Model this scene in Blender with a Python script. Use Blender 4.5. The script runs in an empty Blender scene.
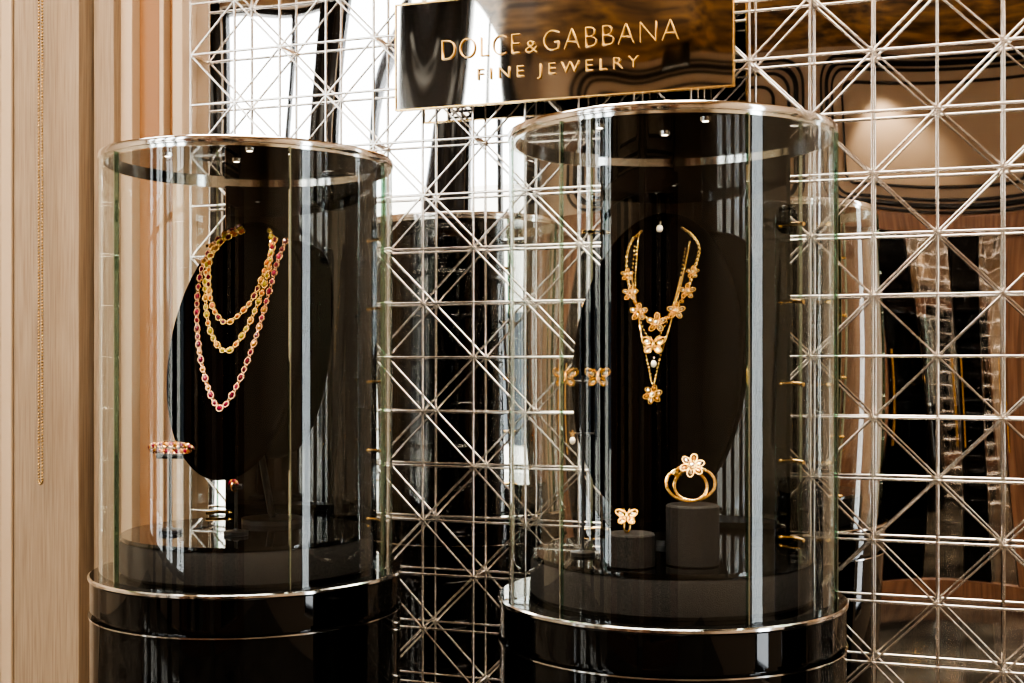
import bpy, bmesh, math, random
from mathutils import Vector, Matrix
random.seed(4)
S=bpy.context.scene
EYE=1.45
WALL=3.08      # mirror plane (y)
CEIL=4.4
SOFF=3.5
# ---------------------------------------------------------------- materials
def newmat(n):
    m=bpy.data.materials.new(n); m.use_nodes=True
    return m,m.node_tree.nodes,m.node_tree.links
def pbr(n,col,rough=.5,metal=0,emit=None,es=0,noise=None,bump=0,coat=0,spec=.5):
    m,N,L=newmat(n); b=N['Principled BSDF']
    b.inputs['Base Color'].default_value=(*col,1); b.inputs['Roughness'].default_value=rough
    b.inputs['Metallic'].default_value=metal
    b.inputs['Coat Weight'].default_value=coat
    b.inputs['Specular IOR Level'].default_value=spec
    if emit: b.inputs['Emission Color'].default_value=(*emit,1); b.inputs['Emission Strength'].default_value=es
    if noise:   # (scale xyz, col2, detail)
        tc=N.new('ShaderNodeTexCoord'); mp=N.new('ShaderNodeMapping'); mp.inputs['Scale'].default_value=noise[0]
        nz=N.new('ShaderNodeTexNoise'); nz.inputs['Scale'].default_value=1; nz.inputs['Detail'].default_value=6
        cr=N.new('ShaderNodeValToRGB'); cr.color_ramp.elements[0].color=(*col,1); cr.color_ramp.elements[1].color=(*noise[1],1)
        cr.color_ramp.elements[0].position=.35; cr.color_ramp.elements[1].position=.65
        L.new(tc.outputs['Object'],mp.inputs[0]); L.new(mp.outputs[0],nz.inputs['Vector'])
        L.new(nz.outputs['Fac'],cr.inputs[0]); L.new(cr.outputs[0],b.inputs['Base Color'])
        if bump:
            bp=N.new('ShaderNodeBump'); bp.inputs['Strength'].default_value=bump; bp.inputs['Distance'].default_value=.002
            L.new(nz.outputs['Fac'],bp.inputs['Height']); L.new(bp.outputs[0],b.inputs['Normal'])
    return m
def wavy_mirror(n,col,scale,dist,rough=.015):
    m,N,L=newmat(n); b=N['Principled BSDF']
    b.inputs['Base Color'].default_value=(*col,1); b.inputs['Metallic'].default_value=1; b.inputs['Roughness'].default_value=rough
    tc=N.new('ShaderNodeTexCoord'); mp=N.new('ShaderNodeMapping'); mp.inputs['Scale'].default_value=scale
    nz=N.new('ShaderNodeTexNoise'); nz.inputs['Scale'].default_value=1; nz.inputs['Detail'].default_value=0
    bp=N.new('ShaderNodeBump'); bp.inputs['Strength'].default_value=1; bp.inputs['Distance'].default_value=dist
    L.new(tc.outputs['Object'],mp.inputs[0]); L.new(mp.outputs[0],nz.inputs['Vector'])
    L.new(nz.outputs['Fac'],bp.inputs['Height']); L.new(bp.outputs[0],b.inputs['Normal'])
    return m
def glass_mat(n,tint,base=.07,gain=.9,pw=4):
    m,N,L=newmat(n); N.remove(N['Principled BSDF']); out=N['Material Output']
    lw=N.new('ShaderNodeLayerWeight'); lw.inputs['Blend'].default_value=.5
    p=N.new('ShaderNodeMath'); p.operation='POWER'; p.inputs[1].default_value=pw
    q=N.new('ShaderNodeMath'); q.operation='MULTIPLY_ADD'; q.inputs[1].default_value=gain; q.inputs[2].default_value=base; q.use_clamp=True
    t=N.new('ShaderNodeBsdfTransparent'); t.inputs[0].default_value=(*tint,1)
    g=N.new('ShaderNodeBsdfGlossy'); g.inputs['Roughness'].default_value=0.0; g.inputs['Color'].default_value=(.97,1,.98,1)
    mx=N.new('ShaderNodeMixShader')
    L.new(lw.outputs['Facing'],p.inputs[0]); L.new(p.outputs[0],q.inputs[0]); L.new(q.outputs[0],mx.inputs[0])
    L.new(t.outputs[0],mx.inputs[1]); L.new(g.outputs[0],mx.inputs[2]); L.new(mx.outputs[0],out.inputs[0])
    return m
M={}
M['glass']=glass_mat('case_glass',(.97,.99,.98),.055,.94,3.2)
M['edge']=glass_mat('glass_edge_green',(.50,.72,.62),.30,.6,2)
M['pane']=glass_mat('window_glass',(.97,.98,.98),.05,.6,5)
M['mirror']=wavy_mirror('wall_mirror',(.86,.84,.82),(2.6,1,1.0),.009)
M['signmirror']=wavy_mirror('sign_mirror',(.88,.83,.76),(6,1,1.2),.0042,.03)
M['chrome']=pbr('chrome_champagne',(.95,.90,.83),.25,1)
M['steel']=pbr('polished_steel',(.88,.87,.85),.10,1)
M['gold']=pbr('gold',(.98,.66,.25),.24,1)
M['brass']=pbr('brass',(.50,.34,.16),.25,1)
M['rose']=pbr('rose_gold',(.88,.50,.28),.22,1)
M['lacquer']=pbr('black_lacquer',(.002,.002,.002),.03,0,coat=.3)
M['velvet']=pbr('black_velvet',(.0008,.0008,.0009),1,0,spec=0)
M['felt']=pbr('charcoal_felt',(.012,.011,.010),.9,0,noise=((520,520,520),(.045,.040,.036)),bump=.5,spec=.15)
M['oak']=pbr('oak_veneer',(.27,.185,.115),.55,0,noise=((180,180,5),(.37,.27,.175)),bump=.2)
M['peach']=pbr('satin_beige_trim',(.52,.38,.25),.4)
M['brown']=pbr('caramel_lacquer',(.30,.145,.06),.35)
M['cream']=pbr('cream_panel',(.52,.40,.285),.5,0,noise=((3,3,60),(.48,.37,.26)))
M['dark']=pbr('dark_recess',(.03,.02,.015),.6)
M['beigewall']=pbr('beige_panel_wall',(.60,.47,.34),.5)
M['walnut']=pbr('walnut',(.12,.055,.03),.3,0,noise=((40,40,2),(.24,.125,.07)))
M['black']=pbr('black_frame',(.01,.009,.008),.3)
M['ceil']=pbr('painted_ceiling',(.05,.02,.008),.35,0,noise=((6,6,6),(.75,.46,.20)))
M['floor']=pbr('dark_marble',(.03,.025,.02),.08,0,noise=((2,2,2),(.14,.12,.09)))
M['facade']=pbr('facade_stone',(.75,.70,.62),.8)
M['facwin']=pbr('facade_window',(.05,.06,.07),.1)
M['led']=pbr('led_lens',(1,1,1),.3,emit=(1,.86,.66),es=12)
M['pearl']=pbr('pearl',(.75,.67,.55),.2,coat=.3)
M['ruby']=pbr('ruby',(.12,.003,.015),.05,coat=.4)
M['pink']=pbr('pink_tourmaline',(.24,.015,.04),.05,coat=.4)
M['orange']=pbr('citrine_orange',(.42,.10,.02),.05,coat=.6)
M['olive']=pbr('peridot',(.30,.22,.02),.05,coat=.6)
M['diamond']=pbr('diamond',(.95,.84,.68),.08,.85,coat=.6)
M['champ']=pbr('champagne_gem',(.55,.24,.05),.06,.4,coat=.6)
# ---------------------------------------------------------------- mesh helpers
def finish(name,bm,mats,parent=None,mat_world=None,smooth=None):
    me=bpy.data.meshes.new(name); bm.normal_update(); bm.to_mesh(me); bm.free()
    for m in mats: me.materials.append(M[m] if isinstance(m,str) else m)
    o=bpy.data.objects.new(name,me); S.collection.objects.link(o)
    if smooth is not None:
        for p in me.polygons: p.use_smooth=True
        me.set_sharp_from_angle(angle=math.radians(smooth))
    if parent: o.parent=parent
    if mat_world is not None: o.matrix_world=mat_world
    return o
def empty(name,loc=(0,0,0)):
    o=bpy.data.objects.new(name,None); o.empty_display_size=.1; o.location=loc; S.collection.objects.link(o); return o
def abox(bm,x0,x1,y0,y1,z0,z1,mi=0):
    v=[bm.verts.new((x,y,z)) for x in (x0,x1) for y in (y0,y1) for z in (z0,z1)]
    for f in ((0,1,3,2),(4,6,7,5),(0,4,5,1),(2,3,7,6),(0,2,6,4),(1,5,7,3)):
        fc=bm.faces.new([v[i] for i in f]); fc.material_index=mi
def box(name,x0,x1,y0,y1,z0,z1,mat,parent=None,bevel=0):
    bm=bmesh.new(); abox(bm,x0,x1,y0,y1,z0,z1)
    o=finish(name,bm,[mat],parent)
    if bevel:
        md=o.modifiers.new('b','BEVEL'); md.width=bevel; md.segments=2
    return o
def abar(bm,p0,p1,w,d,mi=0,up=Vector((0,1,0)),seg=4):
    p0=Vector(p0);p1=Vector(p1); t=(p1-p0).normalized(); s=t.cross(up)
    if s.length<1e-4: s=t.cross(Vector((1,0,0)))
    s.normalize(); n=s.cross(t).normalized()
    R=[]
    for p in (p0,p1):
        R.append([bm.verts.new(p+s*math.cos(2*math.pi*(k+.5)/seg)*w*.5*(1.414 if seg==4 else 1.08)+n*math.sin(2*math.pi*(k+.5)/seg)*d*.5*(1.414 if seg==4 else 1.08)) for k in range(seg)])
    for k in range(seg): bm.faces.new((R[0][k],R[0][(k+1)%seg],R[1][(k+1)%seg],R[1][k])).material_index=mi
    bm.faces.new(R[0][::-1]).material_index=mi; bm.faces.new(R[1]).material_index=mi
def atube(bm,pts,r,seg=8,mi=0,closed=False):
    pts=[Vector(p) for p in pts]; n=len(pts); rings=[]
    for i,p in enumerate(pts):
        a=pts[(i-1)%n] if (closed or i>0) else p; b=pts[(i+1)%n] if (closed or i<n-1) else p
        t=(b-a).normalized(); ref=Vector((0,1,0)) if (closed or abs(t.z)>.9) else Vector((0,0,1))
        s=t.cross(ref).normalized(); q=s.cross(t)
        rings.append([bm.verts.new(p+(s*math.cos(2*math.pi*k/seg)+q*math.sin(2*math.pi*k/seg))*r) for k in range(seg)])
    rng=range(n) if closed else range(n-1)
    for i in rng:
        A=rings[i];B=rings[(i+1)%n]
        for k in range(seg):
            try: bm.faces.new((A[k],A[(k+1)%seg],B[(k+1)%seg],B[k])).material_index=mi
            except ValueError: pass
    if not closed:
        for R in (rings[0],rings[-1]):
            bm.faces.new(R).material_index=mi
def alathe(bm,prof,cx=0,cy=0,cz=0,seg=96,mi=0,mids=None):
    rings=[]
    for r,z in prof:
        if r<1e-5: rings.append([bm.verts.new((cx,cy,cz+z))])
        else: rings.append([bm.verts.new((cx+r*math.cos(2*math.pi*k/seg),cy+r*math.sin(2*math.pi*k/seg),cz+z)) for k in range(seg)])
    for i in range(len(rings)-1):
        A,B=rings[i],rings[i+1]; m=mids[i] if mids else mi
        for k in range(seg):
            k2=(k+1)%seg
            if len(A)==1 and len(B)==1: continue
            if len(A)==1: f=bm.faces.new((A[0],B[k],B[k2]))
            elif len(B)==1: f=bm.faces.new((A[k],B[0],A[k2]))
            else: f=bm.faces.new((A[k],B[k],B[k2],A[k2]))
            f.material_index=m
def aball(bm,c,r,mi=0,sc=(1,1,1),sub=2,rot=None):
    mt=Matrix.Translation(Vector(c))@(rot.to_4x4() if rot else Matrix())@Matrix.Diagonal((*sc,1))
    ret=bmesh.ops.create_icosphere(bm,subdivisions=sub,radius=r,matrix=mt)
    fs=set()
    for v in ret['verts']:
        for f in v.link_faces: fs.add(f)
    for f in fs: f.material_index=mi
def atorus(bm,c,R,r,mi=0,rot=None,n=14,seg=6,sx=1,sz=1):
    c=Vector(c); rings=[]
    for i in range(n):
        a=2*math.pi*i/n; d=Vector((math.cos(a)*sx,0,math.sin(a)*sz))
        ring=[]
        for k in range(seg):
            b=2*math.pi*k/seg; p=d*R+Vector((math.cos(a),0,math.sin(a)))*r*math.cos(b)+Vector((0,1,0))*r*math.sin(b)
            if rot: p=rot@p
            ring.append(bm.verts.new(c+p))
        rings.append(ring)
    for i in range(n):
        A=rings[i];B=rings[(i+1)%n]
        for k in range(seg): bm.faces.new((A[k],A[(k+1)%seg],B[(k+1)%seg],B[k])).material_index=mi
# ---------------------------------------------------------------- room shell
XL,XR,YB=-6.6,2.4,-2.2
box('floor',XL-.2,XR+.2,YB-.2,WALL+.25,-.1,0,'floor')
box('ceiling',XL-.2,XR+.2,YB-.2,WALL+.25,CEIL,CEIL+.12,'ceil')
box('ceiling_soffit',-2.62,XR,YB,-.5,SOFF,CEIL-.001,'ceil')
box('wall_north',XL-.2,XR+.2,WALL+.02,WALL+.2,0,CEIL,'beigewall')
box('wall_west',XL-.2,XL,YB-.2,WALL+.02,0,CEIL,'beigewall')
# east wall with an unseen tall window, added to streak the case glass
bm=bmesh.new(); ea,eb=1.0,1.55
abox(bm,XR,XR+.2,YB-.2,ea,0,CEIL); abox(bm,XR,XR+.2,eb,WALL+.02,0,CEIL)
abox(bm,XR,XR+.2,ea,eb,0,.2); abox(bm,XR,XR+.2,ea,eb,3.3,CEIL)
finish('wall_east',bm,['beigewall'])
e=empty('window_5'); bm=bmesh.new(); t=.04
abox(bm,XR+.06,XR+.12,ea,ea+t,.2,3.3); abox(bm,XR+.06,XR+.12,eb-t,eb,.2,3.3); abox(bm,XR+.06,XR+.12,ea+t,eb-t,.2,.24); abox(bm,XR+.06,XR+.12,ea+t,eb-t,3.26,3.3)
finish('frame',bm,['black'],e)
bm=bmesh.new(); abox(bm,XR+.085,XR+.09,ea+t,eb-t,.24,3.26); finish('pane',bm,['pane'],e)
MX0=-2.05; MX1=2.1
box('wall_mirror',MX0,MX1,WALL,WALL+.018,0.0,CEIL-.002,'mirror')
wins=[(-6.3,-5.6),(-5.4,-4.5),(-4.3,-3.6),(-3.4,-2.75)]
WT=4.25
bm=bmesh.new(); x=XL
for a,b in wins:
    abox(bm,x,a,YB-.18,YB,0,CEIL); abox(bm,a,b,YB-.18,YB,0,.25); abox(bm,a,b,YB-.18,YB,WT,CEIL); x=b
abox(bm,x,XR,YB-.18,YB,0,CEIL)
finish('wall_south',bm,['beigewall'])
for i,(a,b) in enumerate(wins):
    e=empty(f'window_{i+1}')
    bm=bmesh.new(); t=.04
    abox(bm,a,a+t,YB-.12,YB-.05,.25,WT); abox(bm,b-t,b,YB-.12,YB-.05,.25,WT)
    abox(bm,a+t,b-t,YB-.12,YB-.05,.25,.25+t); abox(bm,a+t,b-t,YB-.12,YB-.05,WT-t,WT)
    for z in (2.3,): abox(bm,a+t,b-t,YB-.11,YB-.06,z,z+.04)
    abox(bm,(a+b)/2-.015,(a+b)/2+.015,YB-.11,YB-.06,.25+t,WT-t)
    finish('frame',bm,['black'],e)
    bm=bmesh.new(); abox(bm,a+t,b-t,YB-.09,YB-.085,.3,WT-.05)
    finish('pane',bm,['pane'],e)
def rrect(x0,x1,z0,z1,r,y):
    P=[]
    for cx,cz,a0 in ((x1-r,z1-r,0),(x0+r,z1-r,90),(x0+r,z0+r,180),(x1-r,z0+r,270)):
        for k in range(9):
            a=math.radians(a0+k*90/8); P.append((cx+r*math.cos(a),y,cz+r*math.sin(a)))
    return P
bm=bmesh.new()
for (x0,x1) in ((-2.5,-1.05),(-.9,.75)):
    for k,o in enumerate((0,.05,.10,.20)):
        atube(bm,rrect(x0+o,x1-o,2.47+o*.8,3.44-o*.8,.16-o*.4,YB+.012),.010 if k!=1 else .017,6,0,True)
finish('trim_1',bm,['black'],smooth=40)
def cabinet(name,x0,x1):
    e=empty(name); d=.45; y0=YB+.01; y1=YB+d; n=6; w=(x1-x0-.24)/n
    bm=bmesh.new()
    abox(bm,x0,x0+.12,y0,y1,0,2.4); abox(bm,x1-.12,x1,y0,y1,0,2.4); abox(bm,x0+.12,x1-.12,y0,y1,2.28,2.4); abox(bm,x0+.12,x1-.12,y0,y1,0,.12)
    finish('carcass',bm,['walnut'],e,)
    bm=bmesh.new()
    for i in range(n): abox(bm,x0+.12+i*w+.004,x0+.12+(i+1)*w-.004,y0,y1-.04,.12,2.28,(1,0,2,0,2,1)[i%6])
    finish('doors',bm,['lacquer','walnut','signmirror'],e)
    bm=bmesh.new()
    for i in range(n):
        xx=x0+.12+i*w+(w-.03 if i%2==0 else .03); abar(bm,(xx,y1-.02,.9),(xx,y1-.02,1.5),.012,.012,seg=8)
        for z in (.95,1.45): abox(bm,xx-.005,xx+.005,y1-.04,y1-.02,z-.005,z+.005)
    finish('handles',bm,['gold'],e)
cabinet('wardrobe_cabinet',-.85,.75)
cabinet('wardrobe_cabinet.001',-2.6,-1.1)
def curtain(name,x0,x1,mat):
    bm=bmesh.new(); n=int((x1-x0)/.012); pr=None
    for i in range(n+1):
        xx=x0+(x1-x0)*i/n; yy=YB+.09+.035*math.sin(i*.75)+.01*math.sin(i*.31)
        c=(bm.verts.new((xx,yy,.02)),bm.verts.new((xx,yy,4.3)))
        if pr: bm.faces.new((pr[0],c[0],c[1],pr[1]))
        pr=c
    o=finish(name,bm,[mat],smooth=80); md=o.modifiers.new('s','SOLIDIFY'); md.thickness=.004
dk=pbr('dark_drape',(.035,.03,.025),.7)
curtain('curtain',-5.64,-5.36,dk); curtain('curtain.001',-4.54,-4.26,dk); curtain('curtain.002',-3.64,-3.36,dk); curtain('curtain.003',-2.80,-2.68,dk)
bm=bmesh.new(); abox(bm,-26,18,-13,-12.5,-1,4.2)
for i in range(22):
    cx=-25+i*2; abox(bm,cx,cx+.9,-12.5,-12.46,.2,2.4,1)
finish('street_facade',bm,['facade','facwin'])
# ---------------------------------------------------------------- left panelling
e=empty('wall_panelling')
def strip(n,x0,x1,p,mat,bv=.003): return box(n,x0,x1,WALL+.02-p,WALL+.02,0,CEIL-.001,mat,e,bv)
strip('edge_trim',-2.085,-2.052,.09,'peach')
strip('recess_a',-2.135,-2.085,.03,'brown')
strip('fillet_a',-2.150,-2.135,.06,'peach')
strip('recess_b',-2.235,-2.150,.035,'brown')
strip('pilaster_a',-2.275,-2.235,.07,'peach')
strip('step_a',-2.345,-2.275,.10,'oak')
strip('groove_a',-2.357,-2.345,.07,'brown')
strip('oak_panel',-2.585,-2.357,.15,'oak')
strip('groove_b',-2.612,-2.585,.06,'dark')
strip('trim_a',-2.655,-2.612,.13,'peach',.006)
strip('groove_c',-2.668,-2.655,.08,'dark')
strip('cream_panel',-3.30,-2.668,.15,'cream')
strip('oak_panel_far',-4.9,-3.30,.12,'oak')
strip('cream_panel_far',-6.59,-4.9,.1,'cream')
bm=bmesh.new()
zc=4.2; CX=-2.452
while zc>1.12:
    for dx in (0,.012): aball(bm,(CX+dx-.006,2.905,zc+(0 if dx==0 else .004)),.0042,0,sub=1)
    zc-=.009
for k in range(7):
    a=math.pi+math.pi*k/6; aball(bm,(CX+.006*math.cos(a),2.905,1.12+.008*math.sin(a)),.0042,0,sub=1)
abox(bm,CX-.015,CX+.015,2.89,2.925,4.19,4.39,0)
finish('blind_chain',bm,['brass'],smooth=60)
# ---------------------------------------------------------------- lattice
bm=bmesh.new(); s=.143; yl=WALL-.045; x0=MX0+.01; nx=28; nz=29; X1=x0+nx*s; Z0=.04; Z1=Z0+nz*s
W=.0062;D=.009
for i in range(nx+1): abar(bm,(x0+i*s,yl,Z0),(x0+i*s,yl,Z1),W,D,seg=8)
for j in range(nz+1): abar(bm,(x0,yl-.001,Z0+j*s),(X1,yl-.001,Z0+j*s),W,D,seg=8)
for k in range(-nz,nx+1):
    if k%2: continue
    i0=max(k,0); j0=i0-k; n=min(nx-i0,nz-j0)
    if n>0: abar(bm,(x0+i0*s,yl+.002,Z0+j0*s),(x0+(i0+n)*s,yl+.002,Z0+(j0+n)*s),W*.8,D*.8,seg=8)
for k in range(0,nx+nz+1):
    if k%2: continue
    i0=max(0,k-nz); j0=k-i0; n=min(nx-i0,j0)
    if n>0: abar(bm,(x0+i0*s,yl-.002,Z0+j0*s),(x0+(i0+n)*s,yl-.002,Z0+(j0-n)*s),W*.8,D*.8,seg=8)
for i in range(0,nx+1,2):
    for j in range(0,nz+1,2):
        abox(bm,x0+i*s-.004,x0+i*s+.004,yl,WALL-.0005,Z0+j*s-.004,Z0+j*s+.004)
finish('metal_lattice_screen',bm,['chrome'],smooth=50)
# ---------------------------------------------------------------- sign
sg=empty('brand_sign'); sy=2.985
sx0,sx1,sz0,sz1=-1.378,-.498,EYE+.668,EYE+.940
box('mirror_plate',sx0,sx1,sy,sy+.01,sz0,sz1,'signmirror',sg)
bm=bmesh.new(); f=.003
abox(bm,sx0-f,sx0,sy-.004,sy+.014,sz0-f,sz1+f); abox(bm,sx1,sx1+f,sy-.004,sy+.014,sz0-f,sz1+f)
abox(bm,sx0,sx1,sy-.004,sy+.014,sz0-f,sz0); abox(bm,sx0,sx1,sy-.004,sy+.014,sz1,sz1+f)
finish('brass_frame',bm,['gold'],sg)
M['letter']=pbr('letter_gold',(.74,.46,.16),.3,1)
def text(name,body,xa,xb,z,size,sp=1.0,off=0):
    c=bpy.data.curves.new(name,'FONT'); c.body=body; c.size=size; c.extrude=.002; c.space_character=sp; c.offset=off
    c.bevel_depth=.0003; c.resolution_u=8
    o=bpy.data.objects.new(name,c); S.collection.objects.link(o); c.materials.append(M['letter'])
    bpy.context.view_layer.update(); w=o.dimensions.x; mnx=min(v[0] for v in o.bound_box)
    k=(xb-xa)/w; o.scale=(k,1,1); o.rotation_euler=(math.pi/2,0,0); o.location=(xa-mnx*k,sy-.0035,z); o.parent=sg
text('letters_a','DOLCE',-1.248,-1.035,EYE+.786,.078,1.1,-.0024)
text('ampersand','&',-1.020,-.987,EYE+.786,.046,1,-.0008)
text('letters_b','GABBANA',-.972,-.628,EYE+.786,.078,1.1,-.0024)
text('letters_c','FINE JEWELRY',-1.149,-.727,EYE+.728,.042,1.5,-.0006)
# ---------------------------------------------------------------- display cases
R=.318; ZB=1.0; ZT=1.896; ZD=1.083
def ang(phi,r): a=math.radians(phi); return (r*math.sin(a),r*math.cos(a))
def case(name,cx,cy,seams):
    e=empty(name,(cx,cy,0))
    bm=bmesh.new(); n=128; rings=[]
    for k in range(n):
        a=2*math.pi*k/n; rings.append((bm.verts.new((R*math.cos(a),R*math.sin(a),ZB)),bm.verts.new((R*math.cos(a),R*math.sin(a),ZT-.004))))
    for k in range(n):
        A=rings[k];B=rings[(k+1)%n]; bm.faces.new((A[0],B[0],B[1],A[1]))
    finish('curved_glass',bm,['glass'],e,smooth=60)
    bm=bmesh.new()
    for ph in seams:
        x,y=ang(ph,R+.001); t=Vector((x,y,0)).normalized()
        abar(bm,(x,y,ZB),(x,y,ZT-.01),.0032,.008,up=t)
    finish('glass_seams',bm,['edge'],e)
    bm=bmesh.new()
    alathe(bm,[(R+.001,ZT-.006),(R+.002,ZT-.004),(R+.002,ZT+.006),(R+.001,ZT+.008),(R-.012,ZT+.008),(R-.012,ZT-.012),(R-.003,ZT-.012),(R-.003,ZT-.006),(R+.001,ZT-.006)],seg=128)
    finish('top_hoop',bm,['steel'],e,smooth=30)
    bm=bmesh.new()
    alathe(bm,[(0,ZT+.002),(R-.012,ZT+.002),(R-.012,ZT+.007),(0,ZT+.007)],seg=96)
    finish('top_disc',bm,['lacquer'],e,smooth=30)
    bm=bmesh.new()
    for (lx,ly) in ((-.10,-.16),(.10,-.16),(0,-.05)):
        alathe(bm,[(0,ZT-.001),(.006,ZT-.001),(.006,ZT+.003)],lx,ly,0,16,0)
        alathe(bm,[(.006,ZT-.002),(.010,ZT-.002),(.010,ZT+.003),(.006,ZT+.003),(.006,ZT-.002)],lx,ly,0,16,1)
    finish('downlights',bm,['led','steel'],e)
    for i,(lx,ly) in enumerate(((-.10,-.16),(.10,-.16),(0,-.05))):
        l=bpy.data.lights.new('case_spot','SPOT'); l.energy=11; l.spot_size=math.radians(75); l.spot_blend=.7; l.color=(1,.9,.76); l.shadow_soft_size=.012
        o=bpy.data.objects.new('spot',l); S.collection.objects.link(o); o.parent=e; o.location=(lx,ly,ZT-.012); o.rotation_euler=(math.radians(8 if i==2 else 0),0,0)
    bm=bmesh.new(); P=[]; m=40; ri,ro=R-.022,R-.012
    for k in range(m+1):
        ph=-42+84*k/m; a=ang(ph,ri); b=ang(ph,ro)
        P.append([bm.verts.new((*a,ZB+.001)),bm.verts.new((*a,ZT-.008)),bm.verts.new((*b,ZT-.008)),bm.verts.new((*b,ZB+.001))])
    for k in range(m):
        A,B=P[k],P[k+1]
        for q in range(4): bm.faces.new((A[q],A[(q+1)%4],B[(q+1)%4],B[q]))
    bm.faces.new(P[0]); bm.faces.new(P[-1][::-1])
    finish('back_panel',bm,['lacquer'],e,smooth=30)
    bm=bmesh.new()
    for z in (.29,.13,-.04,-.20,-.36):
        for sgn in (1,-1):
            atube(bm,[(*ang(sgn*40,R-.028),EYE+z),(*ang(sgn*45,R-.020),EYE+z+.002),(*ang(sgn*51,R-.014),EYE+z)],.0042,8)
            aball(bm,(*ang(sgn*40,R-.028),EYE+z),.006,0)
    finish('brass_hinges',bm,['gold'],e,smooth=40)
    bm=bmesh.new()
    alathe(bm,[(0,ZB),(.336,ZB),(.340,ZB-.002),(.340,ZB-.007),(.337,ZB-.009),(.336,ZB-.011),(.336,ZB-.072),(.326,ZB-.074),(.326,ZB-.082),(.339,ZB-.084),(.339,ZB-.087),(.336,ZB-.089),(.336,.09),(.315,.085),(.315,0),(0,0)],seg=160,
           mids=[0,1,1,0,0,0,0,0,0,1,0,0,0,0,0])
    finish('lacquer_pedestal',bm,['lacquer','steel'],e,smooth=25)
    bm=bmesh.new()
    alathe(bm,[(0,ZB+.0005),(.268,ZB+.0005),(.275,ZB+.008),(.275,ZD-.018),(.270,ZD-.010),(0,ZD-.010)],seg=96)
    finish('felt_drum',bm,['felt'],e,smooth=40)
    bm=bmesh.new(); alathe(bm,[(0,ZD-.0095),(.272,ZD-.0095),(.273,ZD-.006),(.272,ZD),(0,ZD)],seg=128)
    finish('drum_top_disc',bm,['lacquer'],e,smooth=30)
    return e
CY=2.425; RX=-.528; LX=-1.480
case('glass_display_case',RX,CY,(143,205,92,262,45,-45))
case('glass_display_case.001',LX,CY,(134,86,205,262,45,-45))
case('glass_display_case.002',LX+3*.959,CY,(140,200,92,262,45,-45))
# ---------------------------------------------------------------- oval busts
BT=math.radians(-15); AW=.172
def bustmat(x,y,z): return Matrix.Translation((x,y,z))@Matrix.Rotation(BT,4,'X')
def surf(a,b,B,lift=0):
    r2=min(1,(a/AW)**2+(b/B)**2); return Vector((a,-(.012+.028*(1-r2)**.8)-lift,b))
def bust(name,mw,B,foot):
    e=empty(name); e.matrix_world=mw
    bm=bmesh.new(); n=72; rows=[]
    for t in (0.0,.25,.45,.62,.76,.87,.95,1.0):
        rows.append([bm.verts.new(surf(AW*t*math.cos(2*math.pi*k/n),B*t*math.sin(2*math.pi*k/n),B)) for k in range(n)] if t>0 else [bm.verts.new(surf(0,0,B))])
    for t,y in ((1.01,-.004),(1.0,.008),(.96,.014)):
        rows.append([bm.verts.new((AW*t*math.cos(2*math.pi*k/n),y,B*t*math.sin(2*math.pi*k/n))) for k in range(n)])
    rows.append([bm.verts.new((0,.016,0))])
    for A,C in zip(rows,rows[1:]):
        for k in range(n):
            k2=(k+1)%n
            if len(A)==1: bm.faces.new((A[0],C[k2],C[k]))
            elif len(C)==1: bm.faces.new((A[k],A[k2],C[0]))
            else: bm.faces.new((A[k],A[k2],C[k2],C[k]))
    bmesh.ops.recalc_face_normals(bm,faces=bm.faces)
    o=finish('oval_pad',bm,['velvet'],smooth=60); o.parent=e
    bm=bmesh.new()
    inv=mw.inverted(); foot=inv@Vector(foot)
    up=inv.to_3x3()@Vector((0,0,1))
    atube(bm,[(0,.012,.02),foot+up*.012+Vector((0,0,0))],.008,12)
    atube(bm,[foot,foot+up*.012],.07,28)
    o=finish('stand',bm,['black'],smooth=40); o.parent=e
    return e
BR=.316; BLh=.300
mR=bustmat(-.562,2.455,EYE+.004); mL=bustmat(-1.527,2.455,EYE+.038)
bust('necklace_display_bust',mR,BR,(-.545,2.56,ZD)); bust('necklace_display_bust.001',mL,BLh,(-1.50,2.56,ZD))
def locR(px,py): b=(364-py)/485; return ((px-650-29*b)/493,b)
def locL(px,py): b=(349-py)/431; return ((px-230-62*b)/389,b)
def spline(P,step,B,lift):
    P=[Vector((p[0],p[1],0)) for p in P]; Q=[P[0]*2-P[1]]+P+[P[-1]*2-P[-2]]; out=[]
    for i in range(1,len(Q)-2):
        for k in range(16):
            t=k/16; a,b,c,d=Q[i-1:i+3]
            out.append(.5*((2*b)+(c-a)*t+(2*a-5*b+4*c-d)*t*t+(3*b-3*c+d-a)*t**3))
    out.append(Q[-2]); res=[out[0]]; acc=0
    for p,q in zip(out,out[1:]):
        acc+=(q-p).length
        if acc>=step: res.append(q); acc=0
    return [surf(p.x,p.y,B,lift) for p in res]
def gemchain(name,pts,mw,B,gem,step,mats,metal):
    bm=bmesh.new(); C=spline(pts,step,B,.006)
    for i,c in enumerate(C):
        nx=C[min(i+1,len(C)-1)]-C[max(i-1,0)]; an=math.atan2(nx.z,nx.x); rot=Matrix.Rotation(-an,3,'Y')
        mi=1+(i*7+i//3)%len(mats)
        big=1 if i%2==0 else .8
        aball(bm,c+Vector((0,-.002,0)),gem*.88*big,mi,(1.1,.7,.88),1,rot)
        atorus(bm,c,gem*1.0*big,gem*.26,0,rot,12,6,1.15,.95)
        if i<len(C)-1:
            m2=(c+C[i+1])/2
            atorus(bm,m2,gem*.45,gem*.2,0,rot,8,5)
    finish(name,bm,[metal]+mats,mat_world=mw)
s3=[locL(*p) for p in [(236,226),(214,238),(201,262),(197,300),(200,345),(208,384),(222,413),(240,390),(257,347),(269,302),(277,265),(283,243)]]
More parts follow.
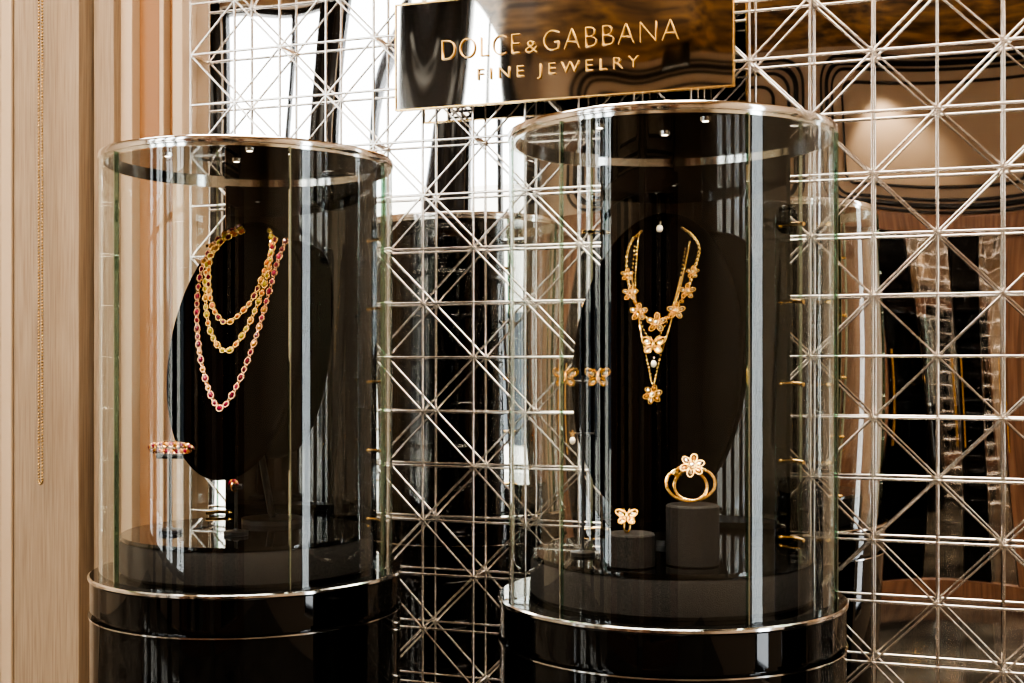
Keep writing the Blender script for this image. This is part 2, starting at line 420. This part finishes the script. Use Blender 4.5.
s2=[locL(*p) for p in [(238,229),(218,240),(206,262),(206,300),(213,337),(229,358),(247,339),(262,303),(270,268),(270,240),(266,228)]]
s1=[locL(*p) for p in [(240,232),(222,240),(209,258),(209,288),(216,315),(229,329),(244,319),(257,300),(268,265),(274,240)]]
gemchain('gemstone_necklace',s3,mL,BLh,.0074,.0185,['ruby','pink','ruby','pink','champ'],'rose')
gemchain('gemstone_necklace.001',s2,mL,BLh,.0072,.0180,['olive','champ','olive','orange'],'gold')
gemchain('gemstone_necklace.002',s1,mL,BLh,.0070,.0175,['orange','champ','ruby','orange'],'gold')
def flower(bm,c,r,rot=None,cm=1,pet=5):
    rot=rot or Matrix.Identity(3); c=Vector(c)
    for k in range(pet):
        a=2*math.pi*k/pet+.3; d=rot@Vector((math.cos(a)*r*.66,0,math.sin(a)*r*.66))
        rk=rot@Matrix.Rotation(-a,3,'Y')
        atorus(bm,c+d,r*.34,r*.075,0,rk,12,6,1.1,.8)
        aball(bm,c+d,r*.18,3 if k%2 else 1,(1.2,.6,.9),1,rk)
        atube(bm,[c+d*.3,c+d*.75],r*.05,5,0)
    aball(bm,c+rot@Vector((0,-r*.18,0)),r*.2,cm,(1,.8,1),1,rot)
    atorus(bm,c+rot@Vector((0,-r*.12,0)),r*.25,r*.08,0,rot,12,5)
def butterfly(bm,c,r,rot=None):
    rot=rot or Matrix.Identity(3); c=Vector(c)
    for sg in (-1,1):
        for (dx,dz,ra,rb,an) in ((.55,.34,.52,.34,32),(.42,-.36,.38,.28,-38)):
            q=rot@Matrix.Rotation(-sg*math.radians(an),3,'Y'); p=c+rot@Vector((sg*dx*r,-.1*r,dz*r))
            atorus(bm,p,r*ra,r*.085,0,q,14,6,1,rb/ra)
            atorus(bm,p,r*ra*.55,r*.05,0,q,12,5,1,rb/ra)
            aball(bm,p,r*ra*.4,1,(1,.5,rb/ra),1,q)
        atube(bm,[c+rot@Vector((0,-.1*r,.35*r)),c+rot@Vector((sg*.18*r,-.12*r,.62*r)),c+rot@Vector((sg*.3*r,-.1*r,.8*r))],r*.04,5,0)
    aball(bm,c+rot@Vector((0,-.15*r,0)),r*.13,0,(1,1,3.6),1,rot)
JM=['gold','diamond','pearl','champ']
def chain(bm,pts,B,r=.0016,step=.0055,lift=.003):
    C=spline(pts,step,B,lift)
    for i,c in enumerate(C):
        nx=C[min(i+1,len(C)-1)]-C[max(i-1,0)]; rot=Matrix.Rotation(-math.atan2(nx.z,nx.x),3,'Y')
        atorus(bm,c,r*1.5,r*.6,0,rot,8,5,1.3,.8)
def RL(l): return [locR(*p) for p in l]
bm=bmesh.new()
chain(bm,RL([(636,232),(625,245),(622,270),(628,298),(640,320),(655,328),(670,318),(683,298),(692,270),(695,250),(687,236),(676,228)]),BR,.0020,.0075)
for px,py,r in ((624,279,.013),(628,299,.016),(637,319,.018),(655,330,.020),(674,318,.018),(685,298,.016),(690,278,.013)):
    a,b=locR(px,py); flower(bm,surf(a,b,BR,.009),r,cm=3 if py%2 else 1)
for px,py in ((633,309),(646,326),(665,325),(680,308)):
    a,b=locR(px,py); aball(bm,surf(a,b,BR,.006),.004,3,sub=1)
finish('flower_collar_necklace',bm,JM,mat_world=mR)
bm=bmesh.new()
chain(bm,RL([(630,248),(629,285),(637,325),(651,347),(666,325),(677,285),(682,250)]),BR,.0012,.0048)
a,b=locR(652,353); butterfly(bm,surf(a,b,BR,.008),.023)
a,b=locR(652,371); aball(bm,surf(a,b,BR,.007),.0060,2,(1,.9,1.25),2); aball(bm,surf(a,b+.013,BR,.007),.003,1,sub=1)
finish('butterfly_pendant_necklace',bm,JM,mat_world=mR)
bm=bmesh.new()
chain(bm,RL([(634,235),(632,290),(638,335),(646,370),(651,390),(657,368),(668,330),(679,285),(686,245)]),BR,.0012,.0048)
a,b=locR(651,401); flower(bm,surf(a,b,BR,.008),.019,pet=6)
finish('flower_pendant_necklace',bm,JM,mat_world=mR)
bm=bmesh.new()
a,b=locR(656,230); aball(bm,surf(a,b,BR,.007),.0070,2,(1,.9,1.2),2); aball(bm,surf(a,b+.014,BR,.006),.004,1,sub=1)
atube(bm,[surf(a,b+.012,BR,.005),surf(a,b+.03,BR,.002)],.0012,5,0)
finish('pearl_drop_brooch',bm,JM,mat_world=mR)
# ---------------------------------------------------------------- stands and small jewellery
def cylblock(name,x,y,r,h):
    bm=bmesh.new(); alathe(bm,[(0,0),(r-.002,0),(r,.002),(r,h-.003),(r-.003,h),(0,h)],x,y,ZD+.0005,48)
    return finish(name,bm,['felt'],smooth=35)
cylblock('ring_riser_block',-.557,2.225,.044,.060)
cylblock('ring_riser_block.001',-.455,2.280,.049,.110)
CAMR=Matrix.Rotation(math.radians(12),3,'Z')
bm=bmesh.new(); z=ZD+.0605
atorus(bm,(-.562,2.215,z+.0125),.0105,.0019,0,CAMR@Matrix.Rotation(math.radians(60),3,'Z'),24,8)
butterfly(bm,(-.562,2.211,z+.030),.0195,CAMR@Matrix.Rotation(math.radians(-25),3,'X'))
finish('butterfly_ring',bm,JM,smooth=50)
bm=bmesh.new(); z=ZD+.1105
for k,(dx,tl) in enumerate(((0,12),(.012,-10))):
    rot=CAMR@Matrix.Rotation(math.radians(tl),3,'Y')@Matrix.Rotation(math.radians(-28),3,'X')
    c=Vector((-.455+dx-.010,2.275+k*.014,z+.036))
    atorus(bm,c,.0375,.0032,0,rot,48,8,1.0,.85)
    for q in range(40):
        a=2*math.pi*q/40; aball(bm,c+rot@Vector((math.cos(a)*.0375*1.0,-.003,math.sin(a)*.0375*.85)),.0018,3 if q%2 else 0,sub=1)
flower(bm,(-.452,2.262,z+.073),.022,CAMR@Matrix.Rotation(math.radians(-25),3,'X'),pet=6)
aball(bm,(-.485,2.27,z+.058),.007,0,sub=1); aball(bm,(-.478,2.268,z+.066),.005,3,sub=1)
finish('flower_bangle',bm,JM)
e=empty('earring_stand'); bm=bmesh.new(); ex,ey=-.677,2.321
alathe(bm,[(0,0),(.024,0),(.024,.006),(.006,.009),(.003,.014),(.003,.345),(0,.346)],ex,ey,ZD+.0005,24)
d=CAMR@Vector((1,0,0)); c=Vector((ex,ey,ZD+.335))
atube(bm,[c-d*.040,c+d*.040],.003,8); atube(bm,[c+Vector((0,0,-.10))-d*.022,c+Vector((0,0,-.10))+d*.022],.002,8)
finish('stand',bm,['black'],e,smooth=40)
for i,sgn in enumerate((-1,1)):
    bm=bmesh.new(); butterfly(bm,c+d*.031*sgn+Vector((0,-.008,.008)),.0235,CAMR)
    finish('butterfly_earring' + ('.001' if i else ''),bm,JM)
bm=bmesh.new(); p=c+Vector((0,-.006,-.100))-d*.018
flower(bm,p,.007,CAMR); aball(bm,p-Vector((0,0,.014)),.006,2,(1,1,1.3),2); atube(bm,[p,p-Vector((0,0,.01))],.001,5)
finish('pearl_drop_earring',bm,JM)
def tstand(name,x,y,h,w):
    bm=bmesh.new(); alathe(bm,[(0,0),(.026,0),(.026,.008),(.008,.010),(.0035,.014),(.0035,h),(0,h)],x,y,ZD+.0005,28)
    dd=CAMR@Vector((1,0,0)); c=Vector((x,y,ZD+h)); atube(bm,[c-dd*w,c+dd*w],.006,10)
    return finish(name,bm,['black'],smooth=40)
tstand('bracelet_stand',-1.615,2.324,.168,.030)
bm=bmesh.new(); c=Vector((-1.612,2.324,ZD+.186)); 
rot=Matrix.Rotation(math.radians(25),3,'Z')@Matrix.Rotation(math.radians(74),3,'X')
for q in range(26):
    a=2*math.pi*q/26; p=c+rot@Vector((math.cos(a)*.045,0,math.sin(a)*.038)); rr=rot@Matrix.Rotation(-a,3,'Y')
    aball(bm,p,.0055,1+q%4,(1,1,1),1); atorus(bm,p,.0058,.0024,0,rr@Matrix.Rotation(math.pi/2,3,'Z'),10,5)
finish('gemstone_bracelet',bm,['rose','ruby','champ','pink','champ'])
tstand('ring_stand',-1.463,2.346,.105,.014)
bm=bmesh.new(); c=Vector((-1.463,2.340,ZD+.105)); atorus(bm,c,.0105,.0022,0,CAMR@Matrix.Rotation(math.radians(70),3,'Z'),24,8)
for q in range(7):
    a=math.radians(30+q*20); aball(bm,c+Vector((math.cos(a)*.011,-.004,math.sin(a)*.012+.001)),.0045,1+q%3,sub=1)
finish('gemstone_ring',bm,['rose','ruby','champ','pink'])
# ---------------------------------------------------------------- lights
def ceilspot(x,y,en,tx,ty,tz,size=60,col=(1,.84,.66),top=CEIL):
    e=empty('ceiling_spotlight'); e.location=(x,y,0)
    bm=bmesh.new(); alathe(bm,[(.03,top),(.03,top-.03),(.035,top-.03),(.035,top-.14),(.028,top-.14),(.028,top-.12),(0,top-.12)],0,0,0,20,0,mids=[0,0,0,0,0,1])
    finish('housing',bm,['black','led'],e,smooth=40)
    l=bpy.data.lights.new('ceiling_spot','SPOT'); l.energy=en; l.spot_size=math.radians(size); l.spot_blend=.6; l.color=col; l.shadow_soft_size=.03
    o=bpy.data.objects.new('lamp',l); S.collection.objects.link(o)
    v=Vector((tx,ty,tz))-Vector((x,y,top-.16)); o.rotation_euler=v.to_track_quat('-Z','Y').to_euler()
    o.parent=e; o.location=(0,0,top-.16)
ceilspot(-.35,-1.95,22,-.35,-2.2,2.7,75,top=SOFF)
ceilspot(-1.8,-1.95,22,-1.8,-2.2,2.7,75,top=SOFF)
ceilspot(-2.5,1.3,75,-2.4,3.0,1.6,60)  # out of view, added to warm and brighten the left panelling
ceilspot(-1.2,1.0,200,-1.4,2.5,1.2,34)
ceilspot(-.3,1.0,200,-.5,2.5,1.2,34)
ceilspot(.8,1.4,180,.4,3.0,1.4,46)
def fillpanel(x,y,sx,sy,en,col=(1,.94,.86)):  # framed area fill above the view, added to brighten the room
    e=empty('added_ceiling_fill'); e.location=(x,y,CEIL)
    bm=bmesh.new(); t=.03
    abox(bm,-sx/2-t,sx/2+t,-sy/2-t,-sy/2,-.03,0); abox(bm,-sx/2-t,sx/2+t,sy/2,sy/2+t,-.03,0)
    abox(bm,-sx/2-t,-sx/2,-sy/2,sy/2,-.03,0); abox(bm,sx/2,sx/2+t,-sy/2,sy/2,-.03,0)
    finish('frame',bm,['black'],e)
    l=bpy.data.lights.new('fill_area','AREA'); l.shape='RECTANGLE'; l.size=sx; l.size_y=sy; l.energy=en; l.color=col
    o=bpy.data.objects.new('fill_lamp',l); S.collection.objects.link(o); o.parent=e; o.location=(0,0,-.012)
fillpanel(-.8,.5,3.2,1.6,290)
fillpanel(-4.2,.2,2.2,.9,60)
l=bpy.data.lights.new('sun','SUN'); l.energy=6; l.angle=.01; l.color=(1,.93,.82)
o=bpy.data.objects.new('sun',l); S.collection.objects.link(o); o.rotation_euler=(math.radians(50),0,math.radians(25))
w=bpy.data.worlds.new('daylight'); S.world=w; w.use_nodes=True
bg=w.node_tree.nodes['Background']; bg.inputs[0].default_value=(.93,.965,1,1); bg.inputs[1].default_value=7.5
# ---------------------------------------------------------------- camera
cam=bpy.data.cameras.new('camera'); co=bpy.data.objects.new('camera',cam); S.collection.objects.link(co)
cam.sensor_width=36; cam.lens=1250/1024*36; cam.shift_y=.023; cam.clip_start=.02
co.location=(0,0,EYE); co.rotation_euler=(math.pi/2,0,math.radians(19.5)); S.camera=co
try:
    S.view_settings.view_transform='AgX'; S.view_settings.look='AgX - High Contrast'
except Exception as ex: print(ex)
